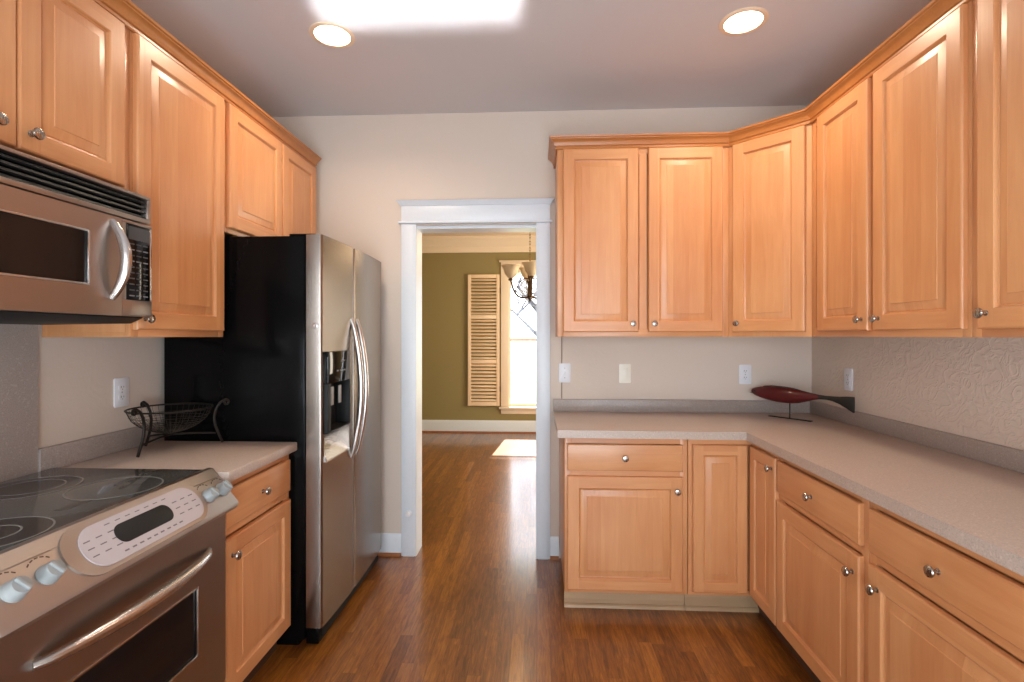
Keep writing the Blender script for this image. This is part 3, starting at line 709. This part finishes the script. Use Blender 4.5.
b = MB(); fish_rings(b, [(-.226, .138, .004, .003), (-.222, .138, .013, .009), (-.205, .137, .022, .015), (-.17, .136, .032, .021), (-.12, .134, .040, .026), (-.06, .131, .044, .028), (0, .129, .043, .027), (.05, .130, .036, .022), (.09, .134, .027, .016), (.13, .137, .017, .011), (.155, .138, .012, .008)], FISHRED); b.build('body', fs)
b = MB(); fish_rings(b, [(.154, .138, .0122, .0085), (.19, .138, .0105, .008), (.22, .136, .013, .0075), (.255, .130, .020, .007), (.29, .122, .032, .006), (.318, .114, .041, .005), (.326, .114, .040, .003)], FISHBLK); b.build('tail_fin', fs)
b = MB()
pr = [(-.15, .1695), (-.10, .1755), (-.04, .1755), (.02, .1715), (.06, .163), (.11, .154), (.15, .1485)]
b.prism(pr+[(x_, z_+.005-.003*k/6) for k, (x_, z_) in enumerate(pr)][::-1], 'Y', -.006, .006, FISHBLK); b.build('back_fin', fs)
for s_ in (-1, 1):
    b = MB(); b.lathe([(.0045, 0), (.0045, .002), (.003, .003), (0, .003)], FISHBLK, 12, Matrix.Rotation(s_*-R90, 4, 'X')); b.build('eye', fs, (-.195, s_*.0165, .143))
b = MB(); b.box(-.228, -.200, -.0145, .0145, .128, .1295, FISHBLK); b.build('mouth', fs)

# ------------------------------------------------------------------ wall plates
def plate(name, label, loc, rz, kind, m=PLATE):
    """Origin on the wall at plate centre, face towards -Y."""
    o = thing(name, label, 'switch' if 'switch' in name else 'outlet', loc, rz)
    b = MB(); b.prism(rrect(-.036, .036, -.059, .059, .006), 'Y', -.006, -.0005, m, .002); p_ = b.build('cover_plate', o)
    if kind == 'duplex':
        for dz in (-.02, .02):
            b = MB(); b.prism(rrect(-.0165, .0165, dz-.0135, dz+.0135, .009), 'Y', -.008, -.006, m)
            for sx, hh in ((-.0065, .0045), (.0065, .0035)): b.box(sx-.0012, sx+.0012, -.0083, -.008, dz-hh+.002, dz+hh+.002, SLOT)
            b.box(-.002, .002, -.0083, -.008, dz-.009, dz-.006, SLOT); b.build('receptacle', o)
        b = MB(); b.lathe([(.003, 0), (.003, .0008), (0, .001)], GREYPLASTIC, 10, FRONT); b.build('screw', o, (0, -.006, 0))
    elif kind == 'rocker':
        b = MB(); b.box(-.0165, .0165, -.0085, -.006, -.033, .033, m, .001); b.build('rocker', o)
    elif kind == 'toggle':
        b = MB(); b.box(-.005, .005, -.0075, -.006, -.012, .012, m); b.box(-.0035, .0035, -.020, -.0075, -.002, .008, m, .001); b.build('toggle', o)
        for dz in (-.03, .03):
            b = MB(); b.lathe([(.003, 0), (.003, .0008), (0, .001)], GREYPLASTIC, 10, FRONT); b.build('screw', o, (0, -.006, dz))
    return o
plate('wall_switch', 'white switch plate nearest the doorway, above the worktop', (.171, YB, 1.151), 0, 'toggle')
plate('wall_outlet', 'ivory outlet plate on back wall, middle one of the three plates', (.541, YB, 1.149), 0, 'rocker', IVORY)
plate('wall_outlet', 'white outlet plate on back wall just left of the fish', (1.266, YB, 1.146), 0, 'duplex')
plate('wall_outlet', 'white outlet plate on the textured right wall behind the fish tail', (XR, 2.79, 1.149), -R90, 'duplex')
plate('wall_outlet', 'white outlet plate on left wall above the wire basket', (XL, 1.992, 1.15), R90, 'duplex')
b = MB(); b.tube([(.153, YB-.0035, UB-.001), (.153, YB-.0035, .992)], .0022, CABLE, 8)
tag(b.build('cable'), 'thin brown cable running down the wall behind the switch nearest the doorway', 'cable')
# door bumper on the casing
ds = thing('door_stop', 'small white round bumper low on the left door casing', 'door stop', (-.803, YB-.0245, .27))
b = MB(); b.lathe([(.021, 0), (.021, .003), (.015, .006), (.012, .012)], WHITE, 20, FRONT); b.build('base', ds)
b = MB(); b.lathe([(.012, .012), (.016, .018), (.014, .024), (0, .026)], plain('bumper_rubber', srgb(236, 236, 238), .5), 20, FRONT); b.build('bumper', ds)

# ------------------------------------------------------------------ recessed ceiling lights
def can_light(x, y, label):
    t = thing('ceiling_light', label, 'ceiling light', (x, y, ZC), 0, 'recessed ceiling lights')
    b = MB(); b.lathe([(.078, -.001), (.080, -.006), (.094, -.007), (.102, -.003), (.102, -.0005)], RING, 40, cap=False); b.lathe([(.078, -.001), (.102, -.0005)], RING, 40, cap=False); b.build('trim_ring', t)
    b = MB(); b.lathe([(0, -.004), (.05, -.0035), (.079, -.002), (.079, -.001), (0, -.001)], BULB, 36); b.build('lens', t)
    l = light('can_lamp', 'AREA', (x, y, ZC-.012), (0, 0, -1), 8, (1.0, .80, .60), shape='DISK', size=.15, spread=math.radians(150))
    l.parent = t; l.location = (0, 0, -.012); l.rotation_euler = (0, 0, 0)
can_light(-.95, 2.31, 'left of the two lit recessed ceiling lights')
can_light(.915, 2.30, 'right of the two lit recessed ceiling lights')

# ------------------------------------------------------------------ dining room: shutter and chandelier
sh = thing('window_shutter', 'cream louvered shutter panel left of the dining room window', 'shutter', (-.985, YD-.052, .388))
SW, SH = .452, 1.866; secs = [(.055, .60), (.655, 1.235), (1.29, SH-.05)]
b = MB(); b.box(0, .045, 0, .03, 0, SH, SHUT, .003); b.box(SW-.045, SW, 0, .03, 0, SH, SHUT, .003)
zz = [0]+[q for s_ in secs for q in s_]+[SH]
for k in range(0, len(zz), 2): b.box(.045, SW-.045, 0, .03, zz[k], zz[k+1], SHUT, .002)
b.build('shutter_frame', sh)
for z0, z1 in secs:
    n_ = round((z1-z0)/.0485)
    for k in range(n_):
        z_ = z0+(k+.5)*(z1-z0)/n_; b = MB(); b.box(.046, SW-.046, -.023, .023, -.0035, .0035, SHUT, .003); b.build('louver', sh, (0, .015, z_), rot=(math.radians(38), 0, 0))
b = MB(); b.box(SW, SW+.012, .008, .03, .2, .28, BRONZE); b.box(SW, SW+.012, .008, .03, 1.6, 1.68, BRONZE); b.build('hinge', sh)

ch = thing('chandelier', 'bronze chandelier with scalloped glass shades, half hidden by the door casing', 'chandelier', (-.075, 5.35, ZC+.02))
zb = 1.76-ZC-.02
b = MB(); b.lathe([(.06, 0), (.058, -.012), (.03, -.03), (.008, -.036), (.008, -.05)], BRONZE, 24); b.build('canopy', ch)
zt = zb+.42
nl = int((-.05-zt)/.034)
b = MB()
for k in range(nl+1):
    zc = -.05-.012-k*.034; ax = (1, 0) if k % 2 else (0, 1)
    b.tube([(ax[0]*.008*math.cos(2*PI*j/12), ax[1]*.008*math.cos(2*PI*j/12), zc+.021*math.sin(2*PI*j/12)) for j in range(12)], .0026, BRONZE, 6, True)
b.build('chain', ch)
b = MB(); b.lathe([(0, zb-.02), (.014, zb-.01), (.008, zb), (.026, zb+.02), (.030, zb+.045), (.012, zb+.07), (.009, zb+.20), (.020, zb+.23), (.022, zb+.26), (.010, zb+.29), (.008, zb+.37), (.016, zb+.39), (.004, zb+.43), (0, zb+.43)], BRONZE, 20); b.build('column', ch)
for k in range(4):
    a = math.radians(186+90*k); dx, dy = math.cos(a), math.sin(a)
    P = lambda r, z_: Vector((dx*r, dy*r, z_))
    b = MB(); b.tube(bez(P(.02, zb+.03), P(.15, zb-.01), P(.19, zb+.16), 14)+bez(P(.19, zb+.16), P(.205, zb+.24), P(.225, zb+.205), 6)[1:], .010, BRONZE, 8)
    b.tube(bez(P(.012, zb+.22), P(.10, zb+.26), P(.15, zb+.09), 12), .007, BRONZE, 8)
    b.lathe([(.004, 0), (.022, .006), (.024, .014), (.016, .03), (.016, .04)], BRONZE, 16, Matrix.Translation(P(.20, zb+.20))); ar = b.build('arm', ch)
    b = MB(); prof = [(.022, .03), (.034, .045), (.052, .07), (.060, .10), (.066, .125), (.082, .145), (.080, .147), (.063, .127), (.057, .10), (.049, .072), (.030, .047), (.018, .034)]
    b.lathe([(r*1.28, .03+(z_-.03)*1.15) for r, z_ in prof], FROST, 28, Matrix.Translation(P(.20, zb+.20)), cap=False); b.build('glass_shade', ar)
    b = MB(); b.lathe([(.010, .04), (.012, .06), (.020, .085), (.012, .105), (0, .11)], GLOBE, 12, Matrix.Translation(P(.20, zb+.20))); b.build('bulb', ar)
light('chandelier_glow', 'POINT', (-.075, 5.35, 2.25), (0, 0, -1), 16, (1.0, .74, .46), shadow_soft_size=.25)
